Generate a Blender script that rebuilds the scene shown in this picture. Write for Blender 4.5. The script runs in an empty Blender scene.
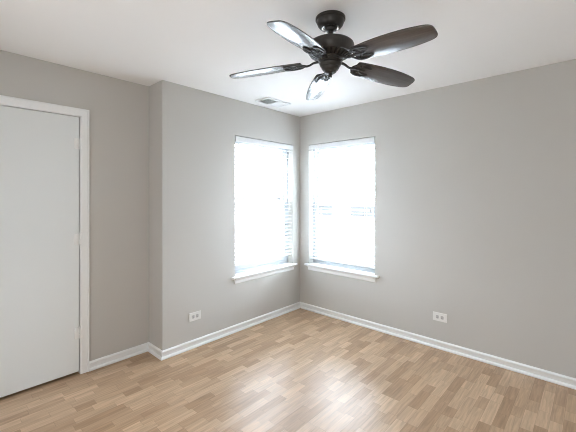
import bpy, bmesh, math, random
from mathutils import Vector, Matrix

random.seed(7)
S = bpy.context.scene
C = S.collection
PI = math.pi

# ------------------------------------------------------------------ camera, sky, light, exposure
CAM = Vector((-3.2662, -2.7857, 1.4228))
FWD_DEG = 42.512
cam_d = bpy.data.cameras.new('camera')
cam_d.sensor_width = 36.0
cam_d.sensor_fit = 'HORIZONTAL'
cam_d.lens = 335.0 / 576.0 * 36.0
cam_d.shift_y = -19.7 / 576.0
cam_d.clip_start = 0.02
cam = bpy.data.objects.new('camera', cam_d)
C.objects.link(cam)
cam.location = CAM
cam.rotation_euler = (PI / 2, 0, math.radians(FWD_DEG - 90))
S.camera = cam

SKY = 23.0
w = bpy.data.worlds.new('overcast_sky')
S.world = w
w.use_nodes = True
bg = w.node_tree.nodes['Background']
bg.inputs['Color'].default_value = (0.85, 0.935, 1.075, 1)
HORIZON = 11.5                    # hazy near the horizon, bright cloud above
_n, _l = w.node_tree.nodes, w.node_tree.links
_tc = _n.new('ShaderNodeTexCoord'); _sp = _n.new('ShaderNodeSeparateXYZ'); _mr = _n.new('ShaderNodeMapRange')
_mr.interpolation_type = 'SMOOTHSTEP'
_mr.inputs['From Min'].default_value = 0.17
_mr.inputs['From Max'].default_value = 0.40
_mr.inputs['To Min'].default_value = HORIZON
_mr.inputs['To Max'].default_value = SKY
_l.new(_tc.outputs['Generated'], _sp.inputs[0]); _l.new(_sp.outputs['Z'], _mr.inputs['Value']); _l.new(_mr.outputs['Result'], bg.inputs['Strength'])

FILL = 7.8                      # added fill light, set in two added doorways of the unseen west wall
def area(name, loc, rot, sx, sy, power, color=(1, 1, 1), portal=False):
    d = bpy.data.lights.new(name, 'AREA')
    d.shape = 'RECTANGLE'
    d.size, d.size_y = sx, sy
    d.energy = power
    d.color = color
    if portal:
        d.cycles.is_portal = True
    o = bpy.data.objects.new(name, d)
    C.objects.link(o)
    o.location = loc
    o.rotation_euler = rot
    return o
# sky portals just outside the two windows (they give no light of their own, they only guide the sampling of the sky)
area('sky_portal', (-0.593, 0.19, 1.32), (-PI / 2, 0, 0), 0.93, 1.50, 1, portal=True)
area('sky_portal', (0.19, -0.599, 1.32), (PI / 2, 0, PI / 2), 0.93, 1.50, 1, portal=True)
# added fill lamps that brighten the room from behind the camera
area('fill_light', (-3.52, -2.78, 1.08), (0, -PI / 2, 0), 1.95, 0.80, FILL, (1.0, 0.983, 0.97))
area('fill_light', (-3.52, -0.90, 1.08), (0, -PI / 2, 0), 1.95, 0.80, FILL * 0.66, (1.0, 0.983, 0.97))

S.view_settings.view_transform = 'Standard'
S.view_settings.look = 'None'
S.view_settings.gamma = 1.0
S.view_settings.use_curve_mapping = False
S.view_settings.exposure = 0.90
S.cycles.use_denoising = True
S.cycles.pixel_filter_type = 'BLACKMAN_HARRIS'
S.cycles.filter_width = 1.0
S.cycles.diffuse_bounces = 8
S.cycles.max_bounces = 16
S.cycles.sample_clamp_indirect = 12.0

# ------------------------------------------------------------------ helpers
def new_mat(name):
    m = bpy.data.materials.new(name)
    m.use_nodes = True
    nt = m.node_tree
    return m, nt, nt.nodes['Principled BSDF']

def simple(name, col, rough=0.5, metal=0.0, coat=0.0, coat_rough=0.1, spec=0.5, var=0.0, vscale=8.0, bump=0.0, bscale=200.0):
    m, nt, b = new_mat(name)
    b.inputs['Base Color'].default_value = (*col, 1)
    b.inputs['Roughness'].default_value = rough
    b.inputs['Metallic'].default_value = metal
    b.inputs['Specular IOR Level'].default_value = spec
    b.inputs['Coat Weight'].default_value = coat
    b.inputs['Coat Roughness'].default_value = coat_rough
    tc = nt.nodes.new('ShaderNodeTexCoord')
    if var > 0:
        n = nt.nodes.new('ShaderNodeTexNoise')
        n.inputs['Scale'].default_value = vscale
        n.inputs['Detail'].default_value = 4
        nt.links.new(tc.outputs['Object'], n.inputs['Vector'])
        r = nt.nodes.new('ShaderNodeMapRange')
        r.inputs['To Min'].default_value = 1 - var
        r.inputs['To Max'].default_value = 1 + var
        nt.links.new(n.outputs['Fac'], r.inputs['Value'])
        h = nt.nodes.new('ShaderNodeHueSaturation')
        h.inputs['Color'].default_value = (*col, 1)
        nt.links.new(r.outputs['Result'], h.inputs['Value'])
        nt.links.new(h.outputs['Color'], b.inputs['Base Color'])
    if bump > 0:
        n2 = nt.nodes.new('ShaderNodeTexNoise')
        n2.inputs['Scale'].default_value = bscale
        n2.inputs['Detail'].default_value = 2
        nt.links.new(tc.outputs['Object'], n2.inputs['Vector'])
        bp = nt.nodes.new('ShaderNodeBump')
        bp.inputs['Strength'].default_value = bump
        bp.inputs['Distance'].default_value = 0.002
        nt.links.new(n2.outputs['Fac'], bp.inputs['Height'])
        nt.links.new(bp.outputs['Normal'], b.inputs['Normal'])
    return m

M_WALL = simple('greige_wall_paint', (0.56, 0.548, 0.522), 0.8, var=0.012, vscale=1.5, bump=0.12, bscale=160, spec=0.12)
M_CEIL = simple('white_ceiling_paint', (0.89, 0.885, 0.88), 0.85, var=0.008, vscale=2, bump=0.1, bscale=120, spec=0.2)
M_TRIM = simple('white_gloss_trim_paint', (0.86, 0.875, 0.875), 0.3, spec=0.5)
M_DOOR = simple('white_door_paint', (0.775, 0.81, 0.815), 0.42, var=0.012, vscale=3)
M_VINYL = simple('shade_toned_window_vinyl', (0.46, 0.48, 0.50), 0.35)  # frame colour darkened so the sashes read as shaded against the sky
M_SLAT = simple('white_blind_slat', (0.74, 0.75, 0.76), 0.4)
M_CORD = simple('white_cord', (0.75, 0.75, 0.74), 0.8)
M_PLATE = simple('white_outlet_plastic', (0.80, 0.795, 0.775), 0.3)
M_RECEP = simple('pale_grey_receptacle_plastic', (0.52, 0.515, 0.50), 0.35)
M_HOLE = simple('dark_slot', (0.03, 0.03, 0.03), 0.7)
M_VENT = simple('white_vent_enamel', (0.80, 0.81, 0.82), 0.4)
M_DUCT = simple('grey_duct_metal', (0.22, 0.23, 0.24), 0.5, metal=0.0)
M_METAL = simple('oil_rubbed_bronze', (0.035, 0.032, 0.029), 0.36, metal=0.35, spec=0.6, var=0.25, vscale=25)
M_IRON = simple('cast_bronze_iron', (0.022, 0.020, 0.019), 0.55, metal=0.0, spec=0.35, var=0.2, vscale=40)
M_LIP_HILITE = simple('lip_highlight_metal', (0.75, 0.74, 0.72), 0.25, metal=1.0)  # bright metal used only for the stand-in highlight on the canopy lip
M_SCREW = simple('steel_screw', (0.5, 0.5, 0.5), 0.3, metal=1.0)
M_DARK = simple('dark_closet_interior', (0.05, 0.048, 0.045), 0.9)
M_GROUND = simple('pale_concrete_ground', (0.40, 0.40, 0.39), 0.9, var=0.08)
M_BUILD = simple('buff_brick_facade', (0.31, 0.309, 0.307), 0.9, var=0.04, vscale=3)
M_BWIN = simple('dark_house_glass', (0.035, 0.035, 0.035), 0.15)
M_BTRIM = simple('stone_window_surround', (0.05, 0.05, 0.05), 0.8)

def blade_mat():
    m, nt, b = new_mat('dark_walnut_blade_lacquer')
    tc = nt.nodes.new('ShaderNodeTexCoord')
    mp = nt.nodes.new('ShaderNodeMapping')
    mp.inputs['Scale'].default_value = (4, 60, 60)
    nt.links.new(tc.outputs['Object'], mp.inputs['Vector'])
    n = nt.nodes.new('ShaderNodeTexNoise')
    n.inputs['Scale'].default_value = 1.5
    n.inputs['Detail'].default_value = 6
    nt.links.new(mp.outputs['Vector'], n.inputs['Vector'])
    r = nt.nodes.new('ShaderNodeValToRGB')
    r.color_ramp.elements[0].position = 0.3
    r.color_ramp.elements[0].color = (0.020, 0.016, 0.017, 1)
    r.color_ramp.elements[1].position = 0.75
    r.color_ramp.elements[1].color = (0.055, 0.045, 0.045, 1)
    nt.links.new(n.outputs['Fac'], r.inputs['Fac'])
    nt.links.new(r.outputs['Color'], b.inputs['Base Color'])
    b.inputs['Roughness'].default_value = 0.5
    b.inputs['Specular IOR Level'].default_value = 0.3
    b.inputs['Coat Weight'].default_value = 1.0
    b.inputs['Coat Roughness'].default_value = 0.19
    b.inputs['Coat IOR'].default_value = 1.9
    return m
M_BLADE = blade_mat()

def glass_mat():
    m = bpy.data.materials.new('clear_window_glass')
    m.use_nodes = True
    nt = m.node_tree
    nt.nodes.clear()
    out = nt.nodes.new('ShaderNodeOutputMaterial')
    tr = nt.nodes.new('ShaderNodeBsdfTransparent')
    tr.inputs['Color'].default_value = (0.96, 0.98, 0.97, 1)
    gl = nt.nodes.new('ShaderNodeBsdfGlossy')
    gl.inputs['Roughness'].default_value = 0.02
    fr = nt.nodes.new('ShaderNodeFresnel')
    fr.inputs['IOR'].default_value = 1.5
    mx = nt.nodes.new('ShaderNodeMixShader')
    ge = nt.nodes.new('ShaderNodeNewGeometry')        # only the face a ray enters by reflects, as in a thin pane
    iv = nt.nodes.new('ShaderNodeMath'); iv.operation = 'SUBTRACT'; iv.inputs[0].default_value = 1.0
    nt.links.new(ge.outputs['Backfacing'], iv.inputs[1])
    ml = nt.nodes.new('ShaderNodeMath'); ml.operation = 'MULTIPLY'
    nt.links.new(fr.outputs['Fac'], ml.inputs[0]); nt.links.new(iv.outputs[0], ml.inputs[1])
    nt.links.new(ml.outputs[0], mx.inputs['Fac'])
    nt.links.new(tr.outputs[0], mx.inputs[1])
    nt.links.new(gl.outputs[0], mx.inputs[2])
    nt.links.new(mx.outputs[0], out.inputs['Surface'])
    return m
M_GLASS = glass_mat()

def floor_mat():
    """Three-strip oak laminate: narrow strips along X, blocks of random length and tone."""
    m, nt, b = new_mat('oak_strip_laminate')
    N, L = nt.nodes, nt.links
    def math_(op, a, bb=None, c=None):
        n = N.new('ShaderNodeMath'); n.operation = op
        for k, v in enumerate((a, bb, c)):
            if v is None: continue
            if isinstance(v, (int, float)): n.inputs[k].default_value = v
            else: L.new(v, n.inputs[k])
        return n.outputs[0]
    tc = N.new('ShaderNodeTexCoord')
    sp = N.new('ShaderNodeSeparateXYZ')
    L.new(tc.outputs['Object'], sp.inputs[0])
    x, y = sp.outputs['X'], sp.outputs['Y']
    SW, BL = 0.066, 0.42
    yr = math_('DIVIDE', y, SW)
    row = math_('FLOOR', yr)
    fy = math_('SUBTRACT', yr, row)
    def rnd(a, bb):
        cb = N.new('ShaderNodeCombineXYZ')
        if a is not None: L.new(a, cb.inputs[0])
        if isinstance(bb, (int, float)): cb.inputs[1].default_value = bb
        else: L.new(bb, cb.inputs[1])
        wn = N.new('ShaderNodeTexWhiteNoise'); wn.noise_dimensions = '2D'
        L.new(cb.outputs[0], wn.inputs['Vector'])
        return wn.outputs['Value']
    off = math_('MULTIPLY', rnd(row, 17.3), 7.0)
    xr = math_('ADD', math_('DIVIDE', x, BL), off)
    cell = math_('FLOOR', xr)
    fx = math_('SUBTRACT', xr, cell)
    cut = math_('MULTIPLY_ADD', rnd(row, math_('ADD', cell, 91.7)), 0.5, 0.25)      # where a block is split in two
    sec = math_('GREATER_THAN', fx, cut)
    idx = math_('MULTIPLY_ADD', cell, 2.0, sec)
    tone = rnd(row, math_('ADD', idx, 0.37))
    tone2 = rnd(row, math_('ADD', idx, 333.1))
    # colour by block
    ramp = N.new('ShaderNodeValToRGB')
    e = ramp.color_ramp.elements
    e[0].position = 0.0; e[0].color = (0.405, 0.262, 0.156, 1)
    e[1].position = 1.0; e[1].color = (0.615, 0.440, 0.293, 1)
    k = ramp.color_ramp.elements.new(0.5); k.color = (0.510, 0.348, 0.221, 1)
    L.new(tone, ramp.inputs['Fac'])
    # grain
    cb = N.new('ShaderNodeCombineXYZ')
    L.new(math_('MULTIPLY', x, 5.0), cb.inputs[0])
    L.new(math_('MULTIPLY_ADD', y, 70.0, math_('MULTIPLY', tone2, 40.0)), cb.inputs[1])
    L.new(math_('MULTIPLY', tone2, 30.0), cb.inputs[2])
    gn = N.new('ShaderNodeTexNoise')
    gn.inputs['Scale'].default_value = 1.0; gn.inputs['Detail'].default_value = 5; gn.inputs['Distortion'].default_value = 0.6
    L.new(cb.outputs[0], gn.inputs['Vector'])
    mr = N.new('ShaderNodeMapRange')
    mr.inputs['From Min'].default_value = 0.25; mr.inputs['From Max'].default_value = 0.75
    mr.inputs['To Min'].default_value = 0.74; mr.inputs['To Max'].default_value = 1.20
    L.new(gn.outputs['Fac'], mr.inputs['Value'])
    # seams
    ey = math_('MINIMUM', fy, math_('SUBTRACT', 1.0, fy))
    seam_y = math_('LESS_THAN', ey, 0.012)
    d1 = math_('MINIMUM', fx, math_('SUBTRACT', 1.0, fx))
    d2 = math_('ABSOLUTE', math_('SUBTRACT', fx, cut))
    seam_x = math_('LESS_THAN', math_('MINIMUM', d1, d2), 0.0022)
    seam = math_('MAXIMUM', seam_x, seam_y)
    v = math_('MULTIPLY', mr.outputs['Result'], math_('MULTIPLY_ADD', seam, -0.30, 1.0))
    hs = N.new('ShaderNodeHueSaturation')
    L.new(ramp.outputs['Color'], hs.inputs['Color'])
    L.new(v, hs.inputs['Value'])
    L.new(hs.outputs['Color'], b.inputs['Base Color'])
    b.inputs['Roughness'].default_value = 0.35
    b.inputs['Specular IOR Level'].default_value = 0.55
    return m
M_FLOOR = floor_mat()

class MB:
    """Collects shapes into one mesh."""
    def __init__(self): self.bm = bmesh.new()
    def box(self, lo, hi, bev=0.0, mat=None):
        c = [(a + b) / 2 for a, b in zip(lo, hi)]
        s = [abs(b - a) for a, b in zip(lo, hi)]
        tmp = bmesh.new()
        bmesh.ops.create_cube(tmp, size=1.0)
        bmesh.ops.scale(tmp, vec=s, verts=tmp.verts)
        if bev > 0:
            bmesh.ops.bevel(tmp, geom=tmp.edges[:], offset=min(bev, min(s) * 0.45), segments=2, affect='EDGES', profile=0.5)
        bmesh.ops.translate(tmp, vec=c, verts=tmp.verts)
        if mat: bmesh.ops.transform(tmp, matrix=mat, verts=tmp.verts)
        self.merge(tmp)
        return self
    def merge(self, tmp):
        me = bpy.data.meshes.new('tmp')
        tmp.to_mesh(me); tmp.free()
        self.bm.from_mesh(me)
        bpy.data.meshes.remove(me)
    def prism(self, pts, axis_fn, a, b, bev=0.0):
        """polygon pts (2D) extruded between a and b; axis_fn(p, q, t) -> xyz"""
        tmp = bmesh.new()
        v0 = [tmp.verts.new(axis_fn(p, q, a)) for p, q in pts]
        v1 = [tmp.verts.new(axis_fn(p, q, b)) for p, q in pts]
        n = len(pts)
        tmp.faces.new(v0); tmp.faces.new(v1[::-1])
        for i in range(n):
            tmp.faces.new((v0[i], v1[i], v1[(i + 1) % n], v0[(i + 1) % n]))
        bmesh.ops.recalc_face_normals(tmp, faces=tmp.faces)
        if bev > 0:
            ed = [e for e in tmp.edges if (e.verts[0] in v0) == (e.verts[1] in v0)]
            bmesh.ops.bevel(tmp, geom=ed, offset=bev, segments=2, affect='EDGES', profile=0.5)
        self.merge(tmp)
        return self
    def lathe(self, prof, seg=40, loc=(0, 0, 0)):
        tmp = bmesh.new()
        rings = []
        for r, z in prof:
            if r < 1e-5:
                rings.append([tmp.verts.new((0, 0, z))])
            else:
                rings.append([tmp.verts.new((r * math.cos(2 * PI * i / seg), r * math.sin(2 * PI * i / seg), z)) for i in range(seg)])
        for a, b in zip(rings, rings[1:]):
            for i in range(seg):
                j = (i + 1) % seg
                if len(a) == 1 and len(b) == 1: continue
                if len(a) == 1: tmp.faces.new((a[0], b[i], b[j]))
                elif len(b) == 1: tmp.faces.new((a[i], b[0], a[j]))
                else: tmp.faces.new((a[i], b[i], b[j], a[j]))
        bmesh.ops.recalc_face_normals(tmp, faces=tmp.faces)
        bmesh.ops.translate(tmp, vec=loc, verts=tmp.verts)
        self.merge(tmp)
        return self
    def tube(self, pts, rad, seg=8, flat=1.0):
        """round bar through points; rad is a number or one per point; flat squeezes it in z"""
        pts = [Vector(p) for p in pts]
        n = len(pts)
        rads = rad if isinstance(rad, (list, tuple)) else [rad] * n
        tmp = bmesh.new()
        rings = []
        for i, p in enumerate(pts):
            t = (pts[min(i + 1, n - 1)] - pts[max(i - 1, 0)]).normalized()
            up = Vector((0, 0, 1)) if abs(t.z) < 0.9 else Vector((1, 0, 0))
            s = t.cross(up).normalized(); u = s.cross(t).normalized()
            rings.append([tmp.verts.new(p + s * rads[i] * math.cos(2 * PI * k / seg) + u * rads[i] * flat * math.sin(2 * PI * k / seg)) for k in range(seg)])
        for a, b in zip(rings, rings[1:]):
            for k in range(seg):
                tmp.faces.new((a[k], b[k], b[(k + 1) % seg], a[(k + 1) % seg]))
        tmp.faces.new(rings[0]); tmp.faces.new(rings[-1][::-1])
        bmesh.ops.recalc_face_normals(tmp, faces=tmp.faces)
        self.merge(tmp)
        return self
    def build(self, name, mat, parent=None, smooth=None, xf=None):
        if xf is not None: bmesh.ops.transform(self.bm, matrix=xf, verts=self.bm.verts)
        bmesh.ops.recalc_face_normals(self.bm, faces=self.bm.faces)
        me = bpy.data.meshes.new(name)
        self.bm.to_mesh(me); self.bm.free()
        me.materials.append(mat)
        if smooth is not None:
            me.set_sharp_from_angle(angle=math.radians(smooth))
            for p in me.polygons: p.use_smooth = True
        o = bpy.data.objects.new(name, me)
        C.objects.link(o)
        if parent: o.parent = parent
        return o

def tag(o, label=None, cat=None, group=None, kind=None):
    if label: o['label'] = label
    if cat: o['category'] = cat
    if group: o['group'] = group
    if kind: o['kind'] = kind
    return o
def empty(name, loc, rz=0.0):
    o = bpy.data.objects.new(name, None)
    C.objects.link(o)
    o.empty_display_size = 0.1
    o.location = loc
    o.rotation_euler = (0, 0, rz)
    return o
def struct(o, label, cat):
    return tag(o, label, cat, kind='structure')

# ------------------------------------------------------------------ room shell
H = 2.44
XW, YS = -3.50, -3.42           # west and south walls
XR, YR = -1.85, 0.258           # alcove: corner x, depth
T = 0.16
WZ0, WZ1 = 0.58, 2.065          # window opening heights
A0, A1 = -1.05, -0.135          # window in the north wall, x
B0, B1 = -1.05, -0.148          # window in the east wall, y
DX0, DX1, DZ = -3.19, -2.410, 2.062   # door opening in the alcove wall

floor = MB().box((XW - T - 1.08, YS - T, -0.12), (T, T, 0)).box((XW - T - 1.08, T, -0.12), (XR + T, YR + 1.0, 0)).build('floor', M_FLOOR)
struct(floor, 'light oak strip laminate floor across the whole room', 'floor')
ceil = MB().box((XW - T - 1.08, YS - T, H), (T, T, H + 0.12)).box((XW - T - 1.08, T, H), (XR + T, YR + 1.0, H + 0.12)).build('ceiling', M_CEIL)
struct(ceil, 'flat white painted ceiling above the fan', 'ceiling')

m = MB()
m.box((XR, 0, 0), (A0, T, H)); m.box((A1, 0, 0), (T, T, H))
m.box((A0, 0, 0), (A1, T, WZ0)); m.box((A0, 0, WZ1), (A1, T, H))
struct(m.build('wall_north', M_WALL), 'greige wall holding the left-hand window', 'wall')
m = MB()
m.box((0, B1, 0), (T, 0, H)); m.box((0, YS - T, 0), (T, B0, H))
m.box((0, B0, 0), (T, B1, WZ0)); m.box((0, B0, WZ1), (T, B1, H))
struct(m.build('wall_east', M_WALL), 'greige wall holding the right-hand window', 'wall')
m = MB()
m.box((DX1, YR, 0), (XR + 0.001, YR + 0.12, H)); m.box((XW - T, YR, 0), (DX0, YR + 0.12, H)); m.box((DX0, YR, DZ), (DX1, YR + 0.12, H))
struct(m.build('wall_alcove', M_WALL), 'greige recessed wall around the white door', 'wall')
m = MB().box((XR, T, 0), (XR + T, YR + 0.12, H))
struct(m.build('wall_return', M_WALL), 'narrow greige return wall between the door wall and the window wall', 'wall')
m = MB()                        # unseen west wall; its two doorways are added for the fill lamps
m.box((XW - T, YS - T, 0), (XW, -3.20, H)); m.box((XW - T, -2.36, 0), (XW, -1.32, H)); m.box((XW - T, -0.48, 0), (XW, YR + 0.12, H)); m.box((XW - T, -3.20, 2.10), (XW, -2.36, H)); m.box((XW - T, -1.32, 2.10), (XW, -0.48, H))
struct(m.build('wall_west', M_WALL), 'greige wall with two doorways added for the fill light', 'wall')
m = MB().box((XW, YS - T, 0), (0, YS, H))
struct(m.build('wall_south', M_WALL), 'greige wall behind the viewer', 'wall')
m = MB().box((XW - T - 1.08, YS - T, 0), (XW - T - 1.0, YR + 1.0, H)); m.box((XW - T - 1.0, YS - T, 0), (XW - T, YS - T + 0.08, H)); m.box((XW - T - 1.0, YR + 0.92, 0), (XW - T, YR + 1.0, H)); m.box((XW - T, YR + 0.12, 0), (XW - T + 0.08, YR + 0.92, H))  # added unseen shell, closed so no sky leaks in by the doorways
struct(m.build('wall_fill_enclosure', M_WALL), 'added greige enclosure behind the fill light doorways', 'wall')
m = MB()                        # closet behind the door
m.box((XW - T, YR + 0.92, 0), (XR + T, YR + 1.0, H)); m.box((XR, YR + 0.12, 0), (XR + T, YR + 0.92, H))
struct(m.build('wall_closet', M_DARK), 'dark closet wall behind the white door', 'wall')

# baseboards: flat board, rounded top, small shoe moulding
def base_run(name, p0, p1, nrm, label, m0=0, m1=0):
    """p0,p1: ends on the wall line; nrm: into the room; m0/m1: +1 lengthens with depth (outside corner), -1 shortens"""
    prof = [(0, 0.001), (0.022, 0.001), (0.0225, 0.008), (0.019, 0.015), (0.013, 0.0205), (0.0075, 0.0225), (0.0085, 0.040), (0.0125, 0.055), (0.0145, 0.060), (0.0135, 0.066), (0.007, 0.072), (0, 0.075)]
    p0, p1, n = Vector(p0), Vector(p1), Vector(nrm)
    d = (p1 - p0).normalized()
    tmp = bmesh.new()
    a = [tmp.verts.new((*(p0 + n * q - d * q * m0), z)) for q, z in prof]
    b = [tmp.verts.new((*(p1 + n * q + d * q * m1), z)) for q, z in prof]
    k = len(prof)
    tmp.faces.new(a); tmp.faces.new(b[::-1])
    for i in range(k): tmp.faces.new((a[i], a[(i + 1) % k], b[(i + 1) % k], b[i]))
    mb = MB(); mb.merge(tmp)
    struct(mb.build(name, M_TRIM), label, 'baseboard')
base_run('baseboard_north', (XR, 0), (0, 0), (0, -1), 'white baseboard under the left-hand window', 1, -1)
base_run('baseboard_east', (0, 0), (0, YS), (-1, 0), 'white baseboard under the right-hand window', -1, -1)
base_run('baseboard_return', (XR, YR), (XR, 0), (-1, 0), 'short white baseboard on the narrow return wall', -1, 1)
base_run('baseboard_alcove', (-2.349, YR), (XR, YR), (0, -1), 'white baseboard between the door casing and the return wall', 0, -1)
base_run('baseboard_west', (XW, -2.36), (XW, -1.32), (1, 0), 'white baseboard along the west wall', 0, 0)
base_run('baseboard_south', (0, YS), (XW, YS), (0, 1), 'white baseboard along the south wall', -1, -1)

# ------------------------------------------------------------------ door with casing and hinges
m = MB()
CW = 0.061
for x0, x1 in ((DX1, DX1 + CW), (DX0 - CW, DX0)):
    m.box((x0, YR - 0.016, 0.0), (x1, YR, DZ + CW), 0.004)
m.box((DX0 - CW, YR - 0.0165, DZ), (DX1 + CW, YR, DZ + CW + 0.001), 0.004)
# raised outer bead
m.box((DX1 + CW - 0.016, YR - 0.020, 0.0), (DX1 + CW - 0.002, YR - 0.014, DZ + CW - 0.002), 0.003)
m.box((DX0 - CW + 0.002, YR - 0.020, DZ + CW - 0.016), (DX1 + CW - 0.002, YR - 0.0142, DZ + CW - 0.002), 0.003)
# jamb lining and stop
m.box((DX1 - 0.004, YR - 0.012, 0.0), (DX1 + 0.004, YR + 0.118, DZ)); m.box((DX0 - 0.004, YR - 0.012, 0.0), (DX0 + 0.004, YR + 0.118, DZ))
m.box((DX0, YR - 0.012, DZ - 0.004), (DX1, YR + 0.118, DZ + 0.004))
struct(m.build('trim_1', M_TRIM), 'white painted casing framing the closed door', 'door casing')
dr = MB().box((DX0 + 0.008, YR - 0.004, 0.025), (DX1 - 0.009, YR + 0.032, DZ - 0.008), 0.002).build('door_1', M_DOOR)
struct(dr, 'plain flat white slab door in the recessed wall', 'door')
for z in (1.842, 1.083, 0.335):
    h = MB()
    h.box((DX1 - 0.046, YR - 0.0095, z - 0.043), (DX1 - 0.012, YR - 0.0035, z + 0.043), 0.001)
    h.box((DX1 - 0.001, YR - 0.0195, z - 0.043), (DX1 + 0.016, YR - 0.0155, z + 0.043), 0.001)
    for k in range(3):
        h.lathe([(0, -0.0135), (0.0065, -0.0135), (0.0065, 0.0135), (0, 0.0135)], 14, (DX1 - 0.006, YR - 0.012, z - 0.029 + 0.029 * k))
    for s in (-1, 1):
        h.lathe([(0, -0.003), (0.004, -0.003), (0.005, 0.0), (0.004, 0.003), (0, 0.003)], 12, (DX1 - 0.006, YR - 0.012, z + s * 0.046))
    o = h.build('hinge', M_TRIM, dr, 40)
    o['label'] = 'painted white butt hinge'
kn = MB().lathe([(0, 0), (0.032, 0), (0.032, 0.006), (0.012, 0.012), (0.011, 0.030), (0.024, 0.040), (0.028, 0.052), (0.022, 0.063), (0, 0.067)], 24)
kn.build('door_knob', M_SCREW, dr, 40, Matrix.Translation((DX0 + 0.075, YR - 0.004, 0.93)) @ Matrix.Rotation(PI / 2, 4, 'X'))

# ------------------------------------------------------------------ windows, sills, blinds
def frame_xf(which):
    """local: u along the wall, v = depth (positive outwards, 0 = wall face, negative into the room), z up"""
    if which == 'north':
        return Matrix(((1, 0, 0, 0), (0, 1, 0, 0), (0, 0, 1, 0), (0, 0, 0, 1)))
    return Matrix(((0, 1, 0, 0), (1, 0, 0, 0), (0, 0, 1, 0), (0, 0, 0, 1)))   # u -> y, v -> x

def make_window(idx, which, u0, u1, lab):
    X = frame_xf(which)
    root = empty('window_%d' % idx, X @ Vector(((u0 + u1) / 2, 0.11, WZ0)))
    struct(root, lab, 'window')
    inv = Matrix.Translation(-root.location)
    XF = inv @ X
    D0, D1 = 0.085, 0.155
    f = MB()
    fw = 0.030
    f.box((u0, D0, WZ0), (u0 + fw, D1, WZ1)); f.box((u1 - fw, D0, WZ0), (u1, D1, WZ1))
    f.box((u0 + fw, D0, WZ1 - fw), (u1 - fw, D1, WZ1)); f.box((u0 + fw, D0, WZ0), (u1 - fw, D1, WZ0 + 0.035))
    f.build('window_frame', M_VINYL, root, xf=XF)
    zm = 1.325
    def sash(name, v0, v1, za, zb, rail_b, rail_t):
        s = MB()
        a, b = u0 + fw, u1 - fw
        sw = 0.036
        s.box((a, v0, za), (a + sw, v1, zb), 0.003); s.box((b - sw, v0, za), (b, v1, zb), 0.003)
        s.box((a + sw, v0, za), (b - sw, v1, za + rail_b), 0.003); s.box((a + sw, v0, zb - rail_t), (b - sw, v1, zb), 0.003)
        so = s.build(name, M_VINYL, root, xf=XF)
        vm = (v0 + v1) / 2
        g = MB().box((a + sw - 0.004, vm - 0.002, za + rail_b - 0.004), (b - sw + 0.004, vm + 0.002, zb - rail_t + 0.004))
        g.build('glass_pane', M_GLASS, so, xf=XF)
        return so
    lo = sash('lower_sash', 0.092, 0.118, WZ0 + 0.036, zm + 0.022, 0.055, 0.036)
    sash('upper_sash', 0.122, 0.148, zm - 0.022, WZ1 - fw, 0.036, 0.036)
    l = MB().box(((u0 + u1) / 2 - 0.03, 0.078, zm + 0.023), ((u0 + u1) / 2 + 0.03, 0.110, zm + 0.031), 0.003)
    l.box(((u0 + u1) / 2 - 0.022, 0.080, zm + 0.030), ((u0 + u1) / 2 + 0.006, 0.090, zm + 0.040), 0.003)
    l.build('sash_lock', M_VINYL, lo, xf=XF)
    # stool with rounded nosing, and moulded apron
    st = MB()
    st.prism([(-0.038, WZ0 - 0.016), (-0.041, WZ0 - 0.009), (-0.040, WZ0 - 0.003), (-0.034, WZ0 + 0.001), (0.0, WZ0 + 0.002), (0.0, WZ0 - 0.020), (-0.034, WZ0 - 0.020)],
             lambda p, q, t: (t, p, q), u0 - 0.046, u1 + 0.046)
    st.box((u0 + 0.001, -0.001, WZ0 - 0.0005), (u1 - 0.001, D0, WZ0 + 0.002))
    st.build('window_sill', M_TRIM, root, xf=XF)
    ap = MB()
    ap.prism([(0, WZ0 - 0.020), (-0.026, WZ0 - 0.020), (-0.023, WZ0 - 0.030), (-0.013, WZ0 - 0.040), (-0.011, WZ0 - 0.066), (-0.006, WZ0 - 0.075), (0, WZ0 - 0.077)],
             lambda p, q, t: (t, p, q), u0 - 0.008, u1 + 0.008)
    ap.build('apron', M_TRIM, root, xf=XF)
    return root

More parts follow.
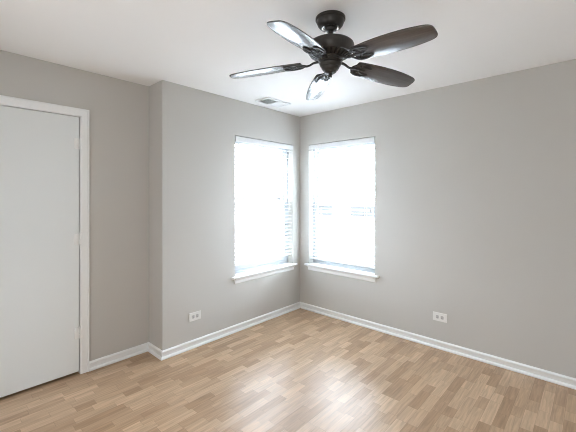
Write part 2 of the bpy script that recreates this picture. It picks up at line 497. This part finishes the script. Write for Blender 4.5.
def make_blind(which, u0, u1, zbot, wand_side, lab):
    X = frame_xf(which)
    root = empty('window_blind', X @ Vector(((u0 + u1) / 2, 0.04, WZ1)))
    tag(root, lab, 'blind')
    XF = Matrix.Translation(-root.location) @ X
    a, b = u0 + 0.006, u1 - 0.006
    h = MB()
    h.box((a, 0.018, WZ1 - 0.050), (b, 0.068, WZ1 - 0.002), 0.002)
    h.build('headrail', M_SLAT, root, xf=XF)
    v = MB()
    v.box((u0 + 0.002, -0.010, WZ1 - 0.066), (u1 - 0.002, -0.001, WZ1 - 0.009), 0.003)
    v.box((u0 + 0.002, -0.002, WZ1 - 0.064), (u0 + 0.010, 0.018, WZ1 - 0.009), 0.002)
    v.box((u1 - 0.010, -0.002, WZ1 - 0.064), (u1 - 0.002, 0.018, WZ1 - 0.009), 0.002)
    v.build('valance', M_SLAT, root, xf=XF)
    sl = MB()
    pitch = 0.0445
    z = WZ1 - 0.080
    vm = 0.043
    zs = []
    while z > zbot + 0.040:
        # slightly crowned slat, open (flat)
        pr = [(-0.025, -0.0015), (-0.012, 0.0004), (0.0, 0.001), (0.012, 0.0004), (0.025, -0.0015), (0.025, 0.0008), (0.012, 0.0029), (0.0, 0.0035), (-0.012, 0.0029), (-0.025, 0.0008)]
        sl.prism(pr, lambda p, q, t, z=z: (t, vm + p, z + q + p * 0.05), a, b)
        zs.append(z)
        z -= pitch
    sl.build('slats', M_SLAT, root, xf=XF)
    br = MB().box((a, vm - 0.025, zbot), (b, vm + 0.025, zbot + 0.017), 0.004)
    br.build('bottom_rail', M_SLAT, root, xf=XF)
    for uu in (a + 0.13, b - 0.13):
        ld = MB()
        for vv in (vm - 0.026, vm + 0.026):
            ld.tube([X0 for X0 in ((uu, vv, WZ1 - 0.052), (uu, vv, zbot + 0.016))], 0.0011, 6)
        ld.build('ladder_cord', M_CORD, root, xf=XF)
    uw = a + 0.055 if wand_side < 0 else b - 0.055
    wd = MB()
    wd.tube([(uw, 0.0095, WZ1 - 0.066), (uw, 0.0095, WZ1 - 0.085)], 0.0016, 6)
    wd.tube([(uw, 0.0095, WZ1 - 0.083), (uw, 0.0095, WZ1 - 0.62)], 0.0042, 6)
    wd.build('tilt_wand', M_SLAT, root, xf=XF)
    uc = b - 0.05 if wand_side < 0 else a + 0.05
    cd = MB()
    cd.tube([(uc, 0.0095, WZ1 - 0.066), (uc, 0.0095, WZ1 - 0.78)], 0.0013, 6)
    cd.lathe([(0, 0.03), (0.004, 0.026), (0.008, 0.0), (0, 0.0)], 10, (uc, 0.0095, WZ1 - 0.81))
    cd.build('lift_cord', M_CORD, root, xf=XF)
    return root

make_window(1, 'north', A0, A1, 'white double-hung window left of the room corner')
make_window(2, 'east', B0, B1, 'white double-hung window right of the room corner')
make_blind('north', A0, A1, 0.690, -1, 'open white slatted blind hanging in the left-hand window')
make_blind('east', B0, B1, 0.640, 1, 'open white slatted blind hanging in the right-hand window')

# ------------------------------------------------------------------ outlets
def outlet(loc, rz, lab):
    """local: x along the wall, -y into the room"""
    r = empty('wall_outlet', loc, rz)
    tag(r, lab, 'outlet')
    p = MB().box((-0.063, -0.0065, -0.040), (0.063, 0, 0.040), 0.003)
    p.build('cover_plate', M_PLATE, r)
    for s in (-1, 1):
        q = MB()
        pts = []
        for k in range(24):
            t = 2 * PI * k / 24
            pts.append((s * 0.0215 + max(-0.0135, min(0.0135, 0.0172 * math.cos(t))), 0.0172 * math.sin(t)))
        q.prism(pts, lambda a, b, t: (a, t, b), -0.0085, -0.005)
        ro = q.build('receptacle', M_RECEP, r)
        sl = MB()
        for dz in (-0.0065, 0.0065):
            sl.box((s * 0.0215 - 0.006, -0.0090, dz - 0.0013), (s * 0.0215 + 0.002, -0.0083, dz + 0.0013))
        sl.lathe([(0, -0.0004), (0.0026, -0.0004), (0.0026, 0.0004), (0, 0.0004)], 10)
        sl.build('slots', M_HOLE, ro)
    MB().lathe([(0, -0.001), (0.0035, -0.001), (0.003, 0.001), (0, 0.0012)], 12).build('screw', M_PLATE, r, 40, Matrix.Translation((0, -0.0066, 0)) @ Matrix.Rotation(PI / 2, 4, 'X'))
outlet((-1.529, 0, 0.292), 0, 'white double socket plate low on the wall left of the left-hand window')
outlet((0, -1.718, 0.295), -PI / 2, 'white double socket plate low on the wall right of the right-hand window')

# ------------------------------------------------------------------ ceiling vent
vr = empty('ceiling_vent', (-0.708, -0.227, H))
tag(vr, 'white rectangular air vent in the ceiling near the corner', 'vent')
vl, vw = 0.175, 0.103
f = MB()
for (x0, x1, y0, y1) in ((-vl, vl, vw - 0.026, vw), (-vl, vl, -vw, -vw + 0.026), (-vl, -vl + 0.026, -vw + 0.026, vw - 0.026), (vl - 0.026, vl, -vw + 0.026, vw - 0.026), (-0.008, 0.008, -vw + 0.026, vw - 0.026)):
    f.box((x0, y0, -0.012), (x1, y1, 0.0), 0.002)
f.build('vent_frame', M_VENT, vr)
MB().box((-vl + 0.01, -vw + 0.01, -0.0015), (vl - 0.01, vw - 0.01, -0.0002)).build('duct_backing', M_DUCT, vr)
for s in (-1, 1):
    lv = MB()
    n = 8
    for k in range(n):
        yy = -vw + 0.033 + k * (2 * vw - 0.066) / (n - 1)
        lv.box((-0.069, -0.0065, -0.0005), (0.069, 0.0065, 0.0005), 0, Matrix.Translation((s * 0.0785, yy, -0.0068)) @ Matrix.Rotation(-s * 0.75, 4, 'X'))
    lv.build('louvre_bank', M_VENT, vr)

# ------------------------------------------------------------------ ceiling fan
dep = 1.91
fw_ = Vector((math.cos(math.radians(FWD_DEG)), math.sin(math.radians(FWD_DEG))))
rt_ = Vector((fw_.y, -fw_.x))
fc = Vector((CAM.x, CAM.y)) + fw_ * dep + rt_ * dep * (330.4 - 288) / 335
fan = empty('ceiling_fan', (fc.x, fc.y, H))
tag(fan, 'dark bronze five-blade ceiling fan hanging from the white ceiling', 'ceiling fan')

MB().lathe([(0, 0), (0.082, 0), (0.0845, -0.003), (0.0845, -0.014), (0.081, -0.018), (0.079, -0.019), (0.078, -0.026), (0.072, -0.042), (0.062, -0.054), (0.050, -0.060), (0.047, -0.056), (0, -0.050)], 48).build('canopy', M_METAL, fan, 35)
o = MB().lathe([(0.041, -0.054), (0.0475, -0.056), (0.0480, -0.0605), (0.043, -0.0635), (0.038, -0.060)], 40).build('canopy_lip_highlight', M_LIP_HILITE, fan, 60)  # added ring, modelled to imitate light caught on the canopy's lower lip
o['label'] = 'bright ring standing in for the highlight on the canopy lip'
MB().lathe([(0, -0.050), (0.031, -0.054), (0.033, -0.064), (0.027, -0.074), (0.0145, -0.079), (0.0140, -0.101), (0.022, -0.103), (0.025, -0.112), (0, -0.112)], 28).build('downrod', M_METAL, fan, 35)
MB().lathe([(0, -0.106), (0.030, -0.108), (0.060, -0.122), (0.100, -0.138), (0.120, -0.147), (0.1310, -0.156), (0.1345, -0.166), (0.1335, -0.178), (0.129, -0.192), (0.121, -0.205), (0.114, -0.213), (0.106, -0.214), (0.104, -0.208), (0, -0.206)], 64).build('motor_housing', M_METAL, fan, 35)
# slotted ring on the underside of the motor
vg = MB()
vg.lathe([(0, -0.207), (0.100, -0.207), (0.066, -0.222), (0, -0.222)], 44)
for k in range(24):
    a = 2 * PI * k / 24
    vg.prism([(0.064, -0.216), (0.108, -0.206), (0.110, -0.214), (0.074, -0.232), (0.064, -0.234)], lambda p, q, t, a=a: (p * math.cos(a) - t * math.sin(a), p * math.sin(a) + t * math.cos(a), q), -0.0052, 0.0052)
vg.lathe([(0.062, -0.226), (0.074, -0.228), (0.076, -0.233), (0.070, -0.238), (0, -0.240)], 44)
vg.build('vent_ring', M_METAL, fan, 35)
# flywheel carrying the irons
MB().lathe([(0, -0.236), (0.064, -0.236), (0.069, -0.240), (0.069, -0.250), (0.064, -0.254), (0, -0.254)], 44).build('flywheel', M_METAL, fan, 35)
MB().lathe([(0, -0.250), (0.060, -0.250), (0.065, -0.253), (0.065, -0.258), (0.060, -0.260), (0.062, -0.265), (0.057, -0.276), (0.051, -0.281), (0.051, -0.287), (0.044, -0.298), (0.035, -0.305), (0.034, -0.310), (0.022, -0.318), (0, -0.320)], 44).build('switch_housing', M_METAL, fan, 35)
MB().lathe([(0, -0.317), (0.011, -0.318), (0.012, -0.325), (0.007, -0.328), (0.010, -0.334), (0.008, -0.340), (0, -0.343)], 20).build('finial', M_METAL, fan, 35)

R_TIP = 0.605
ZB = -0.292                     # tip height below the ceiling
DROOP = math.radians(4.5)
ZR = ZB + 0.6 * math.sin(DROOP)
PITCHES = [-9.0, -17.0, -17.0, -11.0, -7.0]     # blades sit at slightly different pitch
def smooth_outline(pts, n=6):
    """Catmull-Rom through a closed list of 2D points"""
    out = []
    k = len(pts)
    for i in range(k):
        p0, p1, p2, p3 = (Vector(pts[(i + j - 1) % k]) for j in range(4))
        for s in range(n):
            t = s / n
            out.append(tuple(0.5 * ((2 * p1) + (p2 - p0) * t + (2 * p0 - 5 * p1 + 4 * p2 - p3) * t * t + (-p0 + 3 * p1 - 3 * p2 + p3) * t ** 3)))
    return out
half = [(0.165, 0.036), (0.175, 0.050), (0.230, 0.058), (0.300, 0.064), (0.370, 0.067), (0.440, 0.066), (0.500, 0.062), (0.555, 0.054), (0.585, 0.046), (0.600, 0.034), (R_TIP, 0.016)]
outl = [(x, y) for x, y in half] + [(x, -y) for x, y in half[::-1]]
outl = smooth_outline(outl, 4)
def blade_mesh():
    return MB().prism(outl, lambda p, q, t: (p, q, t), -0.003, 0.003, 0.0012)
def bracket_mesh():
    b = MB()
    zz = -0.0068
    # arm from the flywheel, curving down to the blade (in blade frame before pitch it is almost level)
    # ornamental plate: two scrolls and a centre rib under the blade root
    for s in (-1, 1):
        loop = [(0.150, 0.004), (0.158, 0.022), (0.172, 0.038), (0.194, 0.047), (0.222, 0.047), (0.250, 0.041), (0.268, 0.030), (0.258, 0.024), (0.240, 0.026), (0.222, 0.024), (0.206, 0.012)]
        pts = smooth_outline([(x, y * s) for x, y in loop], 3)[:-3]
        b.tube([(x, y, zz) for x, y in pts], [0.0070] * len(pts), 8, 0.55)
        curl = [(0.172, 0.036), (0.186, 0.030), (0.198, 0.020), (0.198, 0.008), (0.186, 0.006), (0.181, 0.014)]
        b.tube([(x, y * s, zz) for x, y in curl], [0.0045, 0.0045, 0.0045, 0.004, 0.004, 0.003], 8, 0.6)
    b.tube([(0.145, 0, zz + 0.001), (0.18, 0, zz), (0.215, 0, zz), (0.238, 0, zz)], [0.010, 0.009, 0.009, 0.006], 10, 0.45)
    for x, y in ((0.188, 0.030), (0.188, -0.030), (0.228, 0.0)):
        b.lathe([(0, -0.0045), (0.0048, -0.004), (0.0058, -0.001), (0.0058, 0.004), (0, 0.004)], 12, (x, y, zz - 0.001))
    return b
for k in range(5):
    a = math.radians(-167.6 + 72 * k)
    PITCH = math.radians(PITCHES[k])
    rotz = Matrix.Rotation(a, 4, 'Z')
    bl = blade_mesh().build('fan_blade', M_BLADE, fan, 30)
    SEAT = Matrix.Translation((0, 0, ZR)) @ Matrix.Rotation(DROOP, 4, 'Y') @ Matrix.Rotation(PITCH, 4, 'X')
    bl.matrix_local = rotz @ SEAT
    pl = bracket_mesh()
    bmesh.ops.transform(pl.bm, matrix=SEAT, verts=pl.bm.verts)
    pl.tube([(0.058, 0, -0.245), (0.080, 0, -0.247), (0.100, 0, -0.252), (0.118, 0, -0.262), (0.134, 0, -0.266), (0.152, 0, ZR - 0.152 * math.sin(DROOP) - 0.007)],
            [0.013, 0.0115, 0.0095, 0.0085, 0.0095, 0.0115], 10, 0.6)
    br = pl.build('blade_bracket', M_IRON, fan, 40)
    br.matrix_local = rotz

# ------------------------------------------------------------------ outdoors beyond the glass
g = MB().box((-14, 1.0, -3.15), (16, 26, -3.0)); g.box((1.0, -14, -3.15), (16, 1.0, -3.0))
struct(g.build('ground', M_GROUND), 'pale paving far below the windows', 'ground')

def house(loc, rz, width, rows, lab):
    """facade faces local -y"""
    r = empty('neighbouring_house', loc, rz)
    tag(r, lab, 'house')
    MB().box((-width / 2, 0, 0), (width / 2, 5.0, 4.30)).build('house_wall', M_BUILD, r)
    c = MB().box((-width / 2 - 0.12, -0.14, 4.30), (width / 2 + 0.12, 5.1, 4.42), 0.03)
    c.build('cornice', M_BTRIM, r)
    for (x, z, ww, hh) in rows:
        f = MB()
        f.box((x - ww / 2 - 0.09, -0.06, z - hh / 2 - 0.12), (x + ww / 2 + 0.09, 0.0, z - hh / 2), 0.01)
        f.box((x - ww / 2 - 0.09, -0.05, z + hh / 2), (x + ww / 2 + 0.09, 0.0, z + hh / 2 + 0.16), 0.01)
        f.box((x - ww / 2 - 0.03, -0.03, z - hh / 2), (x - ww / 2 + 0.03, 0.0, z + hh / 2)); f.box((x + ww / 2 - 0.03, -0.03, z - hh / 2), (x + ww / 2 + 0.03, 0.0, z + hh / 2))
        f.box((x - ww / 2, -0.025, z - 0.03), (x + ww / 2, 0.0, z + 0.03))
        fo = f.build('house_window', M_BTRIM, r)
        MB().box((x - ww / 2 + 0.03, -0.012, z - hh / 2), (x + ww / 2 - 0.03, -0.002, z + hh / 2)).build('pane', M_BWIN, fo)
house((9.5, 1.4, -3.0), -PI / 2, 16.0, [(-5.2, 3.75, 1.0, 0.45), (-3.2, 3.8, 1.1, 0.45), (1.5, 3.8, 1.1, 0.45)], 'pale neighbouring house seen through the right-hand window')
house((3.8, 9.85, -3.0), 0, 22.0, [(-8.0, 1.8, 1.0, 1.3), (-4.0, 1.8, 1.0, 1.3), (0.0, 1.8, 1.0, 1.3)], 'pale neighbouring house seen through the left-hand window')
